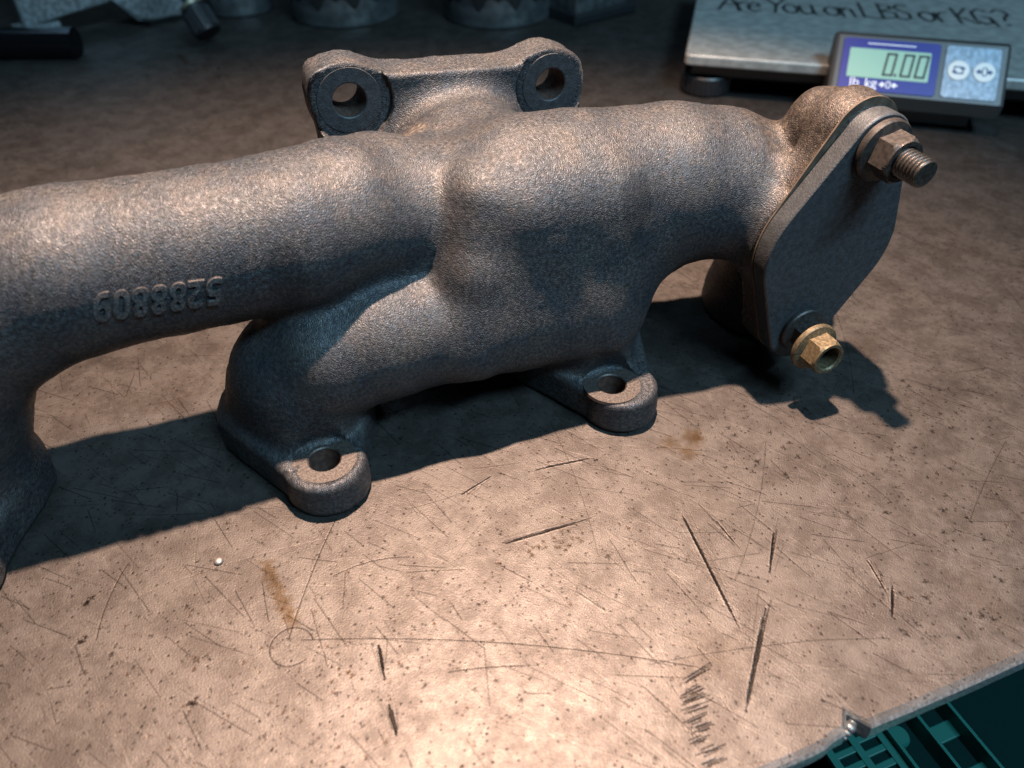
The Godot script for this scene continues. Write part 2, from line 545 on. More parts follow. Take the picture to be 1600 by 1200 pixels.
	m.detail_albedo = noise_tex(noise(0.012, 7, 83, 0.78), 2048, Color(0.84, 0.83, 0.825), Color(1, 1, 1), 0.30, 0.66)
	m.detail_uv_layer = BaseMaterial3D.DETAIL_UV_1
	m.heightmap_enabled = true
	m.heightmap_texture = ImageTexture.create_from_image(top_height)
	m.heightmap_scale = 0.05
	m.normal_enabled = true
	m.normal_texture = noise_tex(noise(0.45, 2, 91), 2048, Color.BLACK, Color.WHITE, 0, 1, true, 2.2)
	m.normal_scale = 0.18
	M.bench = m
	var t := thing("workbench", "scratched brown steel bench top that the rusty manifold lies on", "workbench")
	# the top sheet, its front edge wavering and rolled over, with a torch-cut nick in it
	var st := begin()
	var rim := begin()
	var wob := noise(14.0, 3, 5)
	var x0 := -1.4
	var x1 := 2.0
	var cols := 680
	var prof := [[1.62, 0.0], [0.9, 0.0], [0.4, 0.0], [0.12, 0.0], [0.0035, 0.0], [0.0014, -0.0005], [0.0003, -0.0018], [0.0, -0.004], [0.0, -0.008], [0.001, -0.010], [0.004, -0.011], [1.62, -0.011]]
	for r in prof.size() - 1:
		for i in cols:
			var p: Array[Vector3] = []
			for w in [[i, r], [i + 1, r], [i, r + 1], [i + 1, r + 1]]:
				var x: float = x0 + (x1 - x0) * w[0] / cols
				var d: float = prof[w[1]][0]
				var y: float = prof[w[1]][1]
				var near := 1.0 - smoothstep(0.0, 0.03, d)
				var lip := (wob.get_noise_1d(x) * 0.0003 + nick(x)) * near
				var burr := 0.0011 * exp(-pow((x - 0.172) / 0.010, 2)) * near * (1.0 if y > -0.003 else 0.0)
				p.append(Vector3(x, y + burr, -(0.0735 + d + lip)))
			var nn := (p[1] - p[0]).cross(p[2] - p[0]).normalized()
			if r <= 3: nn = Vector3.UP
			elif nn.dot(Vector3(0, 0.3, 1) if r < 9 else Vector3.DOWN) < 0: nn = -nn
			for q in [[0, 1, 2], [1, 3, 2]]:
				var idx: Array = q
				if (p[idx[1]] - p[idx[0]]).cross(p[idx[2]] - p[idx[0]]).dot(nn) > 0.0:
					idx = [q[0], q[2], q[1]]
				if r >= 5 and r <= 9:
					tri(rim, p[q[0]], p[q[1]], p[q[2]], nn, nn, nn)
					continue
				for k in idx:
					st.set_normal(nn)
					st.set_uv(Vector2((p[k].x - TX) / TILE, (-p[k].z - TN + (p[k].y if r > 3 else 0.0)) / TILE))
					st.set_tangent(Plane(1, 0, 0, 1))
					st.add_vertex(p[k])
	part("bench_top", st.commit(), m, t)
	part("bare_edge", rim.commit(), M.edge, t)
	for q in [[-1.2, -0.2], [1.8, -0.2], [-1.2, -1.5], [1.8, -1.5]]:
		var l := begin()
		bevel_box(l, Vector3(0.07, 0.88, 0.07), Vector3(q[0], -0.455, q[1]), 0.004)
		part("leg", l.commit(), M.dull, t)
	var wl := begin()   # the lump of weld left at the nick
	for i in 5:
		var s := SphereMesh.new()
		s.radius = 0.0013 + 0.0005 * (i % 3)
		s.height = s.radius * 1.5
		s.radial_segments = 16
		s.rings = 8
		wl.append_from(s, 0, Transform3D(Basis().scaled(Vector3(1, 0.8, 1)), Vector3(0.1600 + 0.0016 * i, -0.0012 - 0.0011 * absf(i - 2), -0.0758 - 0.0008 * i)))
	part("weld_lump", wl.commit(), M.dull, t)

func nick(x: float) -> float:
	return 0.0075 * exp(-pow((x - 0.1645) / 0.0022, 4)) + 0.002 * exp(-pow((x - 0.158) / 0.006, 2))

# ------------------------------------------------------------------ the casting, as a distance field
# a row: kind, ax, ay, an, bx, by, bn, ra, rb ; n runs into the bench (z = -n)
var prims: Array = []
var chains := PackedInt32Array()
var blend := PackedFloat32Array()

func cap(chain: int, pts: Array, radii: Array) -> void:
	for i in pts.size() - 1:
		prims.append([0, pts[i], pts[i + 1], radii[mini(i, radii.size() - 1)], radii[mini(i + 1, radii.size() - 1)]])
		chains.append(chain)

func solid(chain: int, row: Array) -> void:
	prims.append(row)
	chains.append(chain)

func seg(p: Vector3, a: Vector3, b: Vector3, ra: float, rb: float) -> float:
	var ba := b - a
	var pa := p - a
	var h := clampf(pa.dot(ba) / ba.length_squared(), 0.0, 1.0)
	return (pa - ba * h).length() - (ra + (rb - ra) * h)

func seg2(p: Vector2, a: Vector2, b: Vector2, ra: float, rb: float) -> float:
	var ba := b - a
	var pa := p - a
	var h := clampf(pa.dot(ba) / ba.length_squared(), 0.0, 1.0)
	return (pa - ba * h).length() - (ra + (rb - ra) * h)

func slab(d2: float, along: float, half: float, rnd: float) -> float:
	var qx := d2 + rnd
	var qy := absf(along) - half + rnd
	return minf(maxf(qx, qy), 0.0) + sqrt(maxf(qx, 0.0) * maxf(qx, 0.0) + maxf(qy, 0.0) * maxf(qy, 0.0)) - rnd

func smin(a: float, b: float, k: float) -> float:
	var h := k - absf(a - b)
	if h <= 0.0:
		return minf(a, b)
	return minf(a, b) - h * h / k * 0.25

func prim_d(i: int, p: Vector3) -> float:
	var r: Array = prims[i]
	match r[0]:
		0:
			return seg(p, r[1], r[2], r[3], r[4])
		1:  # port foot: round middle, an ear at the front and one behind
			var q := Vector2(p.x - r[1].x, p.z - r[1].z)
			var d := minf(seg2(q, Vector2.ZERO, Vector2(0.0045, -0.0485), 0.0405, 0.0198), seg2(q, Vector2.ZERO, Vector2(-0.0045, 0.0485), 0.0375, 0.0180))
			return slab(d + maxf(p.y - 0.008, 0.0) * 0.06, p.y - 0.00975, 0.00975, 0.0034)
		2:  # square outlet flange with four lugs, standing upright
			var c := Vector2(absf(p.x - 0.1145) - 0.0540, p.y + (p.x - 0.1145) * 0.055 - 0.0885)
			var q2 := Vector2(c.x, absf(c.y) - 0.0455)
			var lug := q2.length() - 0.0178
			var bx := Vector2(absf(p.x - 0.1145) - 0.0670, absf(c.y) - 0.0545)
			var box := Vector2(maxf(bx.x, 0), maxf(bx.y, 0)).length() + minf(maxf(bx.x, bx.y), 0.0) - 0.003
			return slab(smin(lug, box, 0.010), p.z - 0.391, 0.0125, 0.002)
		3:  # end flange under the cover plate
			var q3 := Vector2(p.x, p.y)
			var d3 := minf(seg2(q3, Vector2(0.264, 0.082), Vector2(0.2735, 0.1325), 0.0375, 0.0185), seg2(q3, Vector2(0.264, 0.082), Vector2(0.2588, 0.0340), 0.0375, 0.0180))
			return slab(d3, p.z - 0.2685, 0.0078, 0.0015)
		4:  # web between the lower log and the right arm
			var lean := Vector3(p.x, p.y, p.z - (p.y - 0.080) * 0.07)   # the front leans back towards its top
			var b: Vector3 = (lean - r[1]).abs() - r[2]
			return Vector3(maxf(b.x, 0), maxf(b.y, 0), maxf(b.z, 0)).length() + minf(maxf(b.x, maxf(b.y, b.z)), 0.0) - r[3]
	return 1.0

# the spot faces cut into the ears' tops
func spot_cut(p: Vector3, d: float) -> float:
	if p.z < 0.29:
		for cx in HOLES:
			var q := Vector2(p.x - cx, p.z - 0.2615).length()
			if q < 0.03:
				d = maxf(d, -maxf(q - 0.0152, 0.0190 - p.y))
	return d

func field(p: Vector3, act: PackedInt32Array) -> float:
	var total := 9.0
	var cur := 9.0
	var chain := -1
	for i in act:
		var c := chains[i]
		if c != chain:
			if chain >= 0:
				if chain == 8:
					cur = spot_cut(p, cur)
				total = smin(total, cur, blend[chain])
			cur = 9.0
			chain = c
		cur = smin(cur, prim_d(i, p), 0.005)
	if chain >= 0:
		if chain == 8:
			cur = spot_cut(p, cur)
		total = smin(total, cur, blend[chain])
	# bolt holes of the front ears
	if p.z < 0.29 and p.y < 0.032:
		for cx in HOLES:
			var q := Vector2(p.x - cx, p.z - 0.2615).length()
			if q < 0.03:
				total = maxf(total, -maxf(q - 0.0090, p.y - 0.026))
	if p.z > 0.357 and p.y > 0.1:
		for hx in [0.0605, 0.1685]:
			var q2 := Vector2(p.x - hx, p.y + (hx - 0.1145) * 0.055 - 0.134).length()
			if q2 < 0.04:
				total = maxf(total, -maxf(q2 - 0.0206, p.z - 0.3815))
				total = maxf(total, -(q2 - 0.0092))
	return maxf(total, 0.0004 - p.y)

const HOLES := [-0.1500, 0.0070, 0.1556]

func build_field() -> void:
	var V := func(x: float, y: float, n: float) -> Vector3: return Vector3(x, y, n)
	blend = PackedFloat32Array([0.001, 0.008, 0.016, 0.012, 0.014, 0.016, 0.012, 0.014, 0.010, 0.012, 0.007])
	# 0: left runner, then bent back towards the outlet
	cap(0, [V.call(-0.153, 0.0, 0.31), V.call(-0.150, 0.030, 0.31), V.call(-0.143, 0.058, 0.31), V.call(-0.128, 0.086, 0.31), V.call(-0.104, 0.101, 0.31), V.call(-0.072, 0.110, 0.311), V.call(0.018, 0.110, 0.311), V.call(0.040, 0.109, 0.3185), V.call(0.058, 0.104, 0.331), V.call(0.086, 0.088, 0.340)], [0.032, 0.033, 0.0345, 0.0345, 0.0330, 0.0335, 0.0335, 0.0335, 0.0335, 0.0335])
	cap(0, [V.call(-0.080, 0.1105, 0.311), V.call(-0.212, 0.1110, 0.311)], [0.0326, 0.0332])
	# 1: lower log with the elbow of port two and the leg of port three
	cap(1, [V.call(0.001, 0.0, 0.313), V.call(0.001, 0.020, 0.311), V.call(0.007, 0.040, 0.303), V.call(0.022, 0.053, 0.298), V.call(0.045, 0.057, 0.297), V.call(0.150, 0.056, 0.299)], [0.0310, 0.0310, 0.032, 0.0315, 0.0315, 0.0315])
	cap(2, [V.call(0.156, 0.0, 0.313), V.call(0.156, 0.02, 0.311), V.call(0.156, 0.05, 0.303), V.call(0.162, 0.085, 0.306)], [0.0310, 0.0310, 0.0325, 0.034])
	# 3: right arm, turning to the front
	cap(3, [V.call(0.126, 0.1035, 0.319), V.call(0.15, 0.1030, 0.317), V.call(0.205, 0.100, 0.311), V.call(0.232, 0.096, 0.307), V.call(0.250, 0.090, 0.303), V.call(0.259, 0.085, 0.300)], [0.0365, 0.0375, 0.0385, 0.0375, 0.034, 0.033])
	# the saddle where both runners meet
	cap(3, [V.call(0.070, 0.1020, 0.3215), V.call(0.130, 0.1030, 0.3200)], [0.0300, 0.0330])
	# 4: web
	cap(4, [V.call(0.099, 0.056, 0.297), V.call(0.122, 0.104, 0.312)], [0.026, 0.033])
	cap(4, [V.call(0.178, 0.075, 0.306), V.call(0.200, 0.091, 0.309)], [0.0270, 0.0290])
	# the runner that climbs from the log to the collector, standing proud of the web
	cap(10, [V.call(0.0850, 0.052, 0.2810), V.call(0.0930, 0.085, 0.2900), V.call(0.1010, 0.115, 0.3000)], [0.0180, 0.0185, 0.0190])
	cap(10, [V.call(0.128, 0.098, 0.2830), V.call(0.157, 0.044, 0.2725)], [0.0062, 0.0062])
	solid(4, [4, Vector3(0.138, 0.080, 0.2975), Vector3(0.018, 0.030, 0.006), 0.019])
	# 5: outlet neck
	cap(5, [V.call(0.121, 0.093, 0.340), V.call(0.1145, 0.096, 0.360), V.call(0.1145, 0.090, 0.385)], [0.035, 0.039, 0.0470])
	# 6: port four behind the cover plate
	cap(6, [V.call(0.290, 0.0, 0.316), V.call(0.289, 0.035, 0.315), V.call(0.283, 0.066, 0.313), V.call(0.262, 0.086, 0.309)], [0.031, 0.031, 0.032, 0.033])
	# 7: outlet flange
	solid(7, [2])
	# 8: feet
	for cx in [-0.157, 0.0025, 0.1565]:
		solid(8, [1, Vector3(cx, 0, 0.31)])
		cap(8, [V.call(cx, 0.030, 0.308), V.call(cx + 0.004, 0.005, 0.268)], [0.0280, 0.0150])
	cap(8, [V.call(0.290, -0.02, 0.316), V.call(0.290, 0.004, 0.316)], [0.0375])
	# 9: end flange and the boss behind its upper stud
	solid(9, [3])
	cap(9, [V.call(0.2725, 0.1325, 0.272), V.call(0.2705, 0.131, 0.285)], [0.0195, 0.0175])

func casting_mesh() -> ArrayMesh:
	build_field()
	var c := 0.0016
	var o := Vector3(-0.2528, -0.0048, 0.2240)
	var B := 8
	var NB := Vector3i(49, 14, 16)
	var NX := NB.x * B + 1
	var NY := NB.y * B + 1
	var NZ := NB.z * B + 1
	var grid := PackedFloat32Array()
	grid.resize(NX * NY * NZ)
	grid.fill(9.0)
	var vert := PackedInt32Array()
	vert.resize(NX * NY * NZ)
	vert.fill(-1)
	var all := PackedInt32Array(range(prims.size()))
	var nodes: Array[Vector3i] = []
	var node_act: Array[PackedInt32Array] = []
	var half8 := B * c * 0.5 * 1.7321
	for bx in NB.x:
		for by in NB.y:
			for bz in NB.z:
				var mid := o + Vector3(bx + 0.5, by + 0.5, bz + 0.5) * B * c
				var act := PackedInt32Array()
				for i in all:
					if prim_d(i, mid) < half8 * 2.0 + 0.024:
						act.append(i)
				if act.is_empty() or absf(field(mid, act)) > half8 * 1.15:
					continue
				for h in 8:
					var sb := Vector3i(bx, by, bz) * B + Vector3i(h & 1, (h >> 1) & 1, h >> 2) * 4
					if absf(field(o + (Vector3(sb) + Vector3(2, 2, 2)) * c, act)) > half8 * 0.5 * 1.15:
						continue
					for g in 8:
						var sn := sb + Vector3i(g & 1, (g >> 1) & 1, g >> 2) * 2
						if absf(field(o + (Vector3(sn) + Vector3.ONE) * c, act)) > half8 * 0.25 * 1.2:
							continue
						nodes.append(sn)
						node_act.append(act)
						for i in 27:
							var q := sn + Vector3i(i % 3, (i / 3) % 3, i / 9)
							var at := (q.x * NY + q.y) * NZ + q.z
							if grid[at] == 9.0:
								grid[at] = field(o + Vector3(q) * c, act)
	var SX := NY * NZ
	var SY := NZ
	var off := PackedInt32Array([0, SX, SY, SX + SY, 1, SX + 1, SY + 1, SX + SY + 1])
	var ea := PackedInt32Array([0, 2, 4, 6, 0, 1, 4, 5, 0, 1, 2, 3])
	var eb := PackedInt32Array([1, 3, 5, 7, 2, 3, 6, 7, 4, 5, 6, 7])
	var corner: Array[Vector3] = []
	for i in 8:
		corner.append(Vector3(i & 1, (i >> 1) & 1, i >> 2))
	var pos := PackedVector3Array()
	var nor := PackedVector3Array()
	var col := PackedColorArray()
	var bump := noise(60.0, 3, 3)
	var tint := noise(38.0, 4, 8)
	var tint2 := noise(160.0, 3, 9)
	for k in nodes.size():
		var act := node_act[k]
		for g in 8:
			var q := nodes[k] + Vector3i(g & 1, (g >> 1) & 1, g >> 2)
			var at := (q.x * NY + q.y) * NZ + q.z
			if vert[at] >= 0:
				continue
			var neg := 0
			for i in 8:
				if grid[at + off[i]] < 0.0:
					neg += 1
			if neg == 0 or neg == 8:
				continue
			var sum := Vector3.ZERO
			var cnt := 0
			for i in 12:
				var va := grid[at + off[ea[i]]]
				var vb := grid[at + off[eb[i]]]
				if (va < 0.0) != (vb < 0.0):
					sum += corner[ea[i]].lerp(corner[eb[i]], va / (va - vb))
					cnt += 1
			var p := o + (Vector3(q) + sum / cnt) * c
			var e := 0.0006
			var n := Vector3(1, -1, -1) * field(p + Vector3(e, -e, -e), act) + Vector3(-1, -1, 1) * field(p + Vector3(-e, -e, e), act) + Vector3(-1, 1, -1) * field(p + Vector3(-e, e, -e), act) + Vector3(1, 1, 1) * field(p + Vector3(e, e, e), act)
			n = n.normalized()
			vert[at] = pos.size()
			var w := bump.get_noise_3dv(p) * 0.0007
			if p.y < 0.0022 or n.y < -0.9 and p.y < 0.004:
				w = 0.0
			p += n * w
			pos.append(Vector3(p.x, p.y, -p.z))
			nor.append(Vector3(n.x, n.y, -n.z))
			# bare scorched iron: grey-black with brown scale; rust near the hot end flange
			var t := tint.get_noise_3dv(p)
			var base := Color(0.088, 0.087, 0.089).lerp(Color(0.050, 0.058, 0.069), clampf(0.5 + t * 1.2, 0, 1))
			base = base.lerp(Color(0.150, 0.112, 0.082), clampf((tint2.get_noise_3dv(p * 0.55 + Vector3(3, 1, 2)) - 0.12) * 2.0, 0, 0.14))
			var rusty := smoothstep(0.230, 0.246, p.x + tint2.get_noise_3dv(p) * 0.012 + (0.10 - p.y) * 0.12) * (1.0 if p.z < 0.33 else 0.0)
			var spot := tint2.get_noise_3dv(p * 2.3)
			base = base.lerp(Color(0.125, 0.098, 0.078).lerp(Color(0.062, 0.052, 0.046), clampf(0.5 - spot * 1.6, 0, 1)), rusty * 0.85)
			# bare rubbed streaks on the neck
			var rub := 1.0 - smoothstep(0.006, 0.014, p.distance_to(Vector3(0.085, 0.124, 0.358)))
			if rub > 0.0:
				base = base.lerp(Color(0.26, 0.21, 0.165), rub * clampf(0.5 + tint2.get_noise_3d((p.x + p.y) * 6.0, p.z * 1.5, 3.0) * 3.0, 0, 1))
			# two arch-topped shadows on the front, painted into the vertex colour
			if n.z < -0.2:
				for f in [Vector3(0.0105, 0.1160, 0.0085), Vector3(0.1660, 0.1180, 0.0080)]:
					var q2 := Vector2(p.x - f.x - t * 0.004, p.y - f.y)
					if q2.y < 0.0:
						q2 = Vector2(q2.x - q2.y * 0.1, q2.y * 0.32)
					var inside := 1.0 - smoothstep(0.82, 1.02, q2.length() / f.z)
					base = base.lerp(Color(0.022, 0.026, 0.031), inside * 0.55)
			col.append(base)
	var index := PackedInt32Array()
	var done := {}
	for k in nodes.size():
		for g in 8:
			var q := nodes[k] + Vector3i(g & 1, (g >> 1) & 1, g >> 2)
			var at := (q.x * NY + q.y) * NZ + q.z
			var v0 := grid[at]
			if v0 == 9.0:
				continue
			for ax in 3:
				var step: int = [SX, SY, 1][ax]
				var s1: int = [SY, 1, SX][ax]
				var s2: int = [1, SX, SY][ax]
				if at + step >= grid.size():
					continue
				var v1 := grid[at + step]
				if v1 == 9.0 or (v0 < 0.0) == (v1 < 0.0):
					continue
				var key := at * 3 + ax
				if done.has(key) or at - s1 - s2 < 0:
					continue
				done[key] = true
				var a := vert[at]
				var b := vert[at - s1]
				var d := vert[at - s2]
				var e2 := vert[at - s1 - s2]
				if a < 0 or b < 0 or d < 0 or e2 < 0:
					continue
				# z is turned round, so the winding is that of a left-handed grid
				if v0 < 0.0:
					index.append_array(PackedInt32Array([a, b, e2, a, e2, d]))
				else:
					index.append_array(PackedInt32Array([a, e2, b, a, d, e2]))
	# wind every face clockwise as seen from outside
	for i in range(0, index.size(), 3):
		var a := index[i]
		var b := index[i + 1]
		var d := index[i + 2]
		if (pos[b] - pos[a]).cross(pos[d] - pos[a]).dot(nor[a] + nor[b] + nor[d]) > 0.0:
			index[i + 1] = d
			index[i + 2] = b
	var arr := []
	arr.resize(Mesh.ARRAY_MAX)
	arr[Mesh.ARRAY_VERTEX] = pos
	arr[Mesh.ARRAY_NORMAL] = nor
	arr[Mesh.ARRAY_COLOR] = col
	arr[Mesh.ARRAY_INDEX] = index
	var mesh := ArrayMesh.new()
	mesh.add_surface_from_arrays(Mesh.PRIMITIVE_TRIANGLES, arr)
	print("casting: ", pos.size(), " vertices, ", index.size() / 3, " faces")
	return mesh

# the raised number, bent round the left runner, upside down as the casting lies
func number_mesh() -> ArrayMesh:
	var tm := TextMesh.new()
	var f := SystemFont.new()
	f.font_names = PackedStringArray(["Droid Sans"])
	f.font_weight = 700
	tm.font = f
	tm.text = "5288809"
	tm.font_size = 64
	tm.pixel_size = 0.0001
	tm.depth = 0.01
	tm.curve_step = 0.6
	var a := tm.surface_get_arrays(0)
	var src: PackedVector3Array = a[Mesh.ARRAY_VERTEX]
	var idx: PackedInt32Array = a[Mesh.ARRAY_INDEX]
	var lo := Vector3.INF
	var hi := -Vector3.INF
	for p in src:
		lo = lo.min(p)
		hi = hi.max(p)
	var out := PackedVector3Array()
	var R := 0.0335
	for p in src:
		var q := (p - (lo + hi) * 0.5) / (hi - lo)        # -0.5 .. 0.5
		var x := -q.x * 0.0455 - q.y * 0.0036             # turned half round in its own plane, leaning
		var y := -q.y * 0.0122 - x * 0.07
		var rad := R + (0.0015 if q.z > 0.0 else -0.0015)
		var ang := y / R + 0.02
		out.append(Vector3(-0.0392 + x, 0.110 + sin(ang) * rad, -0.311 + cos(ang) * rad))
	var st := begin()
	for i in range(0, idx.size(), 3):
		var p := out[idx[i]]
		var q := out[idx[i + 1]]
		var r := out[idx[i + 2]]
		var n := (q - p).cross(r - p)
		if n.length_squared() > 1e-24:
			n = -n.normalized()
			st.set_color(Color(0.135, 0.128, 0.126))
			tri_colored(st, p, q, r, n)
	return st.commit()

func tri_colored(st: SurfaceTool, a: Vector3, b: Vector3, c: Vector3, n: Vector3) -> void:
	for p in [a, b, c]:
		st.set_normal(n)
		st.add_vertex(p)

func manifold() -> void:
	var t := thing("exhaust_manifold", "large dark cast iron exhaust manifold with rusty right end, lying on the bench", "manifold")
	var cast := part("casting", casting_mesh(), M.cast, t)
	part("raised_number", number_mesh(), M.cast, cast)
	for hx in HOLES:
		var st := begin()
		lathe(st, PackedVector2Array([Vector2(0.0151, 0.0178), Vector2(0.0148, 0.0194), Vector2(0.0080, 0.0194), Vector2(0.0073, 0.0187)]), 56, Transform3D(), false)
		part("spot_face", st.commit(), M.spot_face, cast, Vector3(hx, 0, -0.2615))
		var b := begin()
		lathe(b, PackedVector2Array([Vector2(0.0073, 0.0190), Vector2(0.0073, 0.0006)]), 40)
		part("bolt_hole", b.commit(), M.bore, cast, Vector3(hx, 0, -0.2615))
	for hx in [0.0605, 0.1685]:
		var turn := Transform3D(Basis(Vector3.RIGHT, PI / 2), Vector3.ZERO)
		var st := begin()
		lathe(st, PackedVector2Array([Vector2(0.0162, -0.001), Vector2(0.0159, 0.0004), Vector2(0.0090, 0.0004), Vector2(0.0084, 0.0)]), 56, turn)
		part("spot_face", st.commit(), M.plate, cast, Vector3(hx, 0.134 - (hx - 0.1145) * 0.055, -0.3815))
		var b := begin()
		lathe(b, PackedVector2Array([Vector2(0.0084, 0.0), Vector2(0.0084, -0.0218)]), 40, turn)
		part("bolt_hole", b.commit(), M.bore, cast, Vector3(hx, 0.134 - (hx - 0.1145) * 0.055, -0.3815))
	# cover plate on the end flange, its gasket, studs and nuts
	var outline := [[0.264, 0.082, 0.0378], [0.2738, 0.1320, 0.0168], [0.2588, 0.0338, 0.0170]]
	var g := begin()
	extrude(g, hull([[0.264, 0.082, 0.0380], [0.2722, 0.1345, 0.0186], [0.2587, 0.0340, 0.0176]]), -0.2606, -0.2598, 0.0001)
	part("gasket", g.commit(), M.gasket, t)
	var pl := begin()
	extrude(pl, hull(outline), -0.2597, -0.2500, 0.0008)
	part("cover_plate", pl.commit(), M.plate, t)
	var up := Basis(Vector3.RIGHT, PI / 2)
	var s1 := part("stud", stud_mesh(0.0066, 0.0285, 0.0020), M.thread, t, Vector3(0.2744, 0.1325, -0.2505))
	s1.basis = up
	var n1 := part("flange_nut", nut_mesh(0.0190, 0.0150, 0.0145, 0.0035, 0.0066), M.nut, t, Vector3(0.2744, 0.1325, -0.2499))
	n1.basis = up * Basis(Vector3.UP, 0.22)
	var s2 := part("stud", stud_mesh(0.0055, 0.020, 0.0016), M.thread, t, Vector3(0.2585, 0.0340, -0.2505))
	s2.basis = up
	var n2 := part("flange_nut", nut_mesh(0.0160, 0.0115, 0.0128, 0.0028, 0.0055), M.nut, t, Vector3(0.2598, 0.0355, -0.2499))
	n2.basis = up * Basis(Vector3.UP, 0.5)
	var n3 := part("flange_nut", nut_mesh(0.0172, 0.0135, 0.0132, 0.0028, 0.0062), M.gold, t, Vector3(0.2570, 0.0345, -0.2365), "yellow zinc plated flange nut")
	n3.basis = up * Basis(Vector3.RIGHT, -0.06) * Basis(Vector3.UP, 0.15)

# ------------------------------------------------------------------ bench scale
func strokes(st: SurfaceTool, lines: Array, wide: float, t: Transform3D) -> void:
	# pen lines as thin raised ribbons in the x, y plane
	for l in lines:
		for i in l.size() - 1:
			var a := Vector2(l[i][0], l[i][1])
			var b := Vector2(l[i + 1][0], l[i + 1][1])
			var side := (b - a).normalized().orthogonal() * wide * 0.5
			var ext := (b - a).normalized() * wide * 0.35
			var q := [a - ext + side, a - ext - side, b + ext + side, b + ext - side]
			var p: Array[Vector3] = []
			for v in q:
				p.append(t * Vector3(v.x, v.y, 0.0))
			var n := t.basis.z.normalized()
			tri(st, p[0], p[1], p[2], n, n, n)
			tri(st, p[1], p[3], p[2], n, n, n)

func bench_scale() -> void:
	var yaw := deg_to_rad(-34.3)
	var t := thing("bench_scale", "steel bench scale with blue framed 0.00 display and handwriting on its platform", "scale", Vector3(0.420, 0, -0.640), yaw)
	# own axes: x along the front edge, -z towards the back of the platform
	var body := begin()
	bevel_box(body, Vector3(0.346, 0.013, 0.286), Vector3(0.181, 0.0245, -0.152), 0.003)
	part("base_frame", body.commit(), M.black, t)
	var pf := begin()
	extrude(pf, rounded_rect(0.36, 0.30, 0.006), 0.0, 0.0095, 0.0015, Transform3D(Basis(Vector3.RIGHT, -PI / 2), Vector3(0.18, 0.0305, -0.15)))
	var plat := part("platform", pf.commit(), M.platform, t)
	# handwriting: each letter a few pen lines, (along, up the plate)
	var hand := begin()
	var L := {
		"A": [[[0, 0], [0.42, 1]], [[0.42, 1], [0.75, 0]], [[0.12, 0.4], [0.66, 0.42]]],
		"r": [[[0, 0.6], [0.05, 0]], [[0.04, 0.4], [0.2, 0.6], [0.4, 0.62]]],
		"e": [[[0.05, 0.3], [0.4, 0.36], [0.38, 0.55], [0.2, 0.6], [0.03, 0.4], [0.05, 0.12], [0.22, 0], [0.42, 0.06]]],
		"Y": [[[0, 1], [0.3, 0.5]], [[0.66, 1], [0.3, 0.5], [0.2, 0]]],
		"o": [[[0.25, 0.6], [0.06, 0.5], [0, 0.28], [0.1, 0.05], [0.28, 0], [0.44, 0.12], [0.48, 0.36], [0.38, 0.55], [0.22, 0.6]]],
		"u": [[[0, 0.6], [0.02, 0.15], [0.14, 0], [0.34, 0.06], [0.42, 0.2]], [[0.42, 0.62], [0.42, 0.2], [0.48, 0]]],
		"n": [[[0, 0.6], [0.04, 0]], [[0.04, 0.38], [0.2, 0.58], [0.36, 0.5], [0.4, 0]]],
		"L": [[[0.04, 1], [0, 0.03], [0.62, 0]]],
		"B": [[[0.06, 1], [0, 0]], [[0.06, 1], [0.42, 0.9], [0.42, 0.68], [0.05, 0.52], [0.48, 0.4], [0.48, 0.12], [0, 0]]],
		"S": [[[0.5, 0.92], [0.24, 1], [0.06, 0.8], [0.2, 0.58], [0.44, 0.42], [0.42, 0.12], [0.18, 0], [0, 0.1]]],
		"K": [[[0.05, 1], [0, 0]], [[0.52, 1], [0.04, 0.46], [0.56, 0]]],
		"G": [[[0.56, 0.86], [0.36, 1], [0.08, 0.76], [0.02, 0.3], [0.22, 0], [0.5, 0.1], [0.54, 0.44], [0.28, 0.44]], [[0.54, 0.44], [0.56, -0.1]]],
		"?": [[[0, 0.82], [0.2, 1], [0.46, 0.94], [0.5, 0.72], [0.28, 0.5], [0.2, 0.3]], [[0.17, 0.04], [0.2, 0.0]]],
	}
	var pen := 0.012
	var size := 0.056
	var face := Transform3D(Basis(Vector3.RIGHT, -PI / 2), Vector3(0.014, 0.0402, -0.158)) * Transform3D(Basis(Vector3(0, 0, 1), 0.06), Vector3.ZERO)
	for w in [["A", 0.78], ["r", 0.44], ["e", 0.85], ["Y", 0.62], ["o", 0.70], ["u", 0.98], ["o", 0.66], ["n", 0.86], ["L", 0.74], ["B", 0.6], ["S", 0.9], ["o", 0.68], ["r", 0.80], ["K", 0.66], ["G", 0.9], ["?", 0.6]]:
		var lines := []
		for l in L[w[0]]:
			var ll := []
			for p in l:
				ll.append([pen + p[0] * size * 0.56, p[1] * size - pen * 0.03])
			lines.append(ll)
		strokes(hand, lines, 0.0036, face)
		pen += w[1] * size * 0.62 * 0.74
	part("handwriting", hand.commit(), M.ink, plat)
	for q in [[0.0225, -0.026], [0.34, -0.033], [0.0215, -0.27], [0.34, -0.27]]:
		var ft := begin()
		var prof := PackedVector2Array([Vector2(0.0, 0.016), Vector2(0.019, 0.016), Vector2(0.0225, 0.0185), Vector2(0.0235, 0.017), Vector2(0.0235, 0.002), Vector2(0.022, 0.0), Vector2(0, 0)])
		prof.reverse()
		lathe(ft, prof, 40)
		for i in 30:
			bevel_box(ft, Vector3(0.0022, 0.013, 0.0014), Vector3(cos(TAU * i / 30), 0, sin(TAU * i / 30)) * 0.0237 + Vector3(0, 0.0095, 0), 0.0004, Basis(Vector3.UP, -TAU * i / 30 + PI / 2))
		part("levelling_foot", ft.commit(), M.black, t, Vector3(q[0], 0, q[1]))
	# display head: a wedge in front of the platform, turned a little less than it
	var hb := Basis(Vector3.UP, deg_to_rad(-1.5))
	var head := begin()
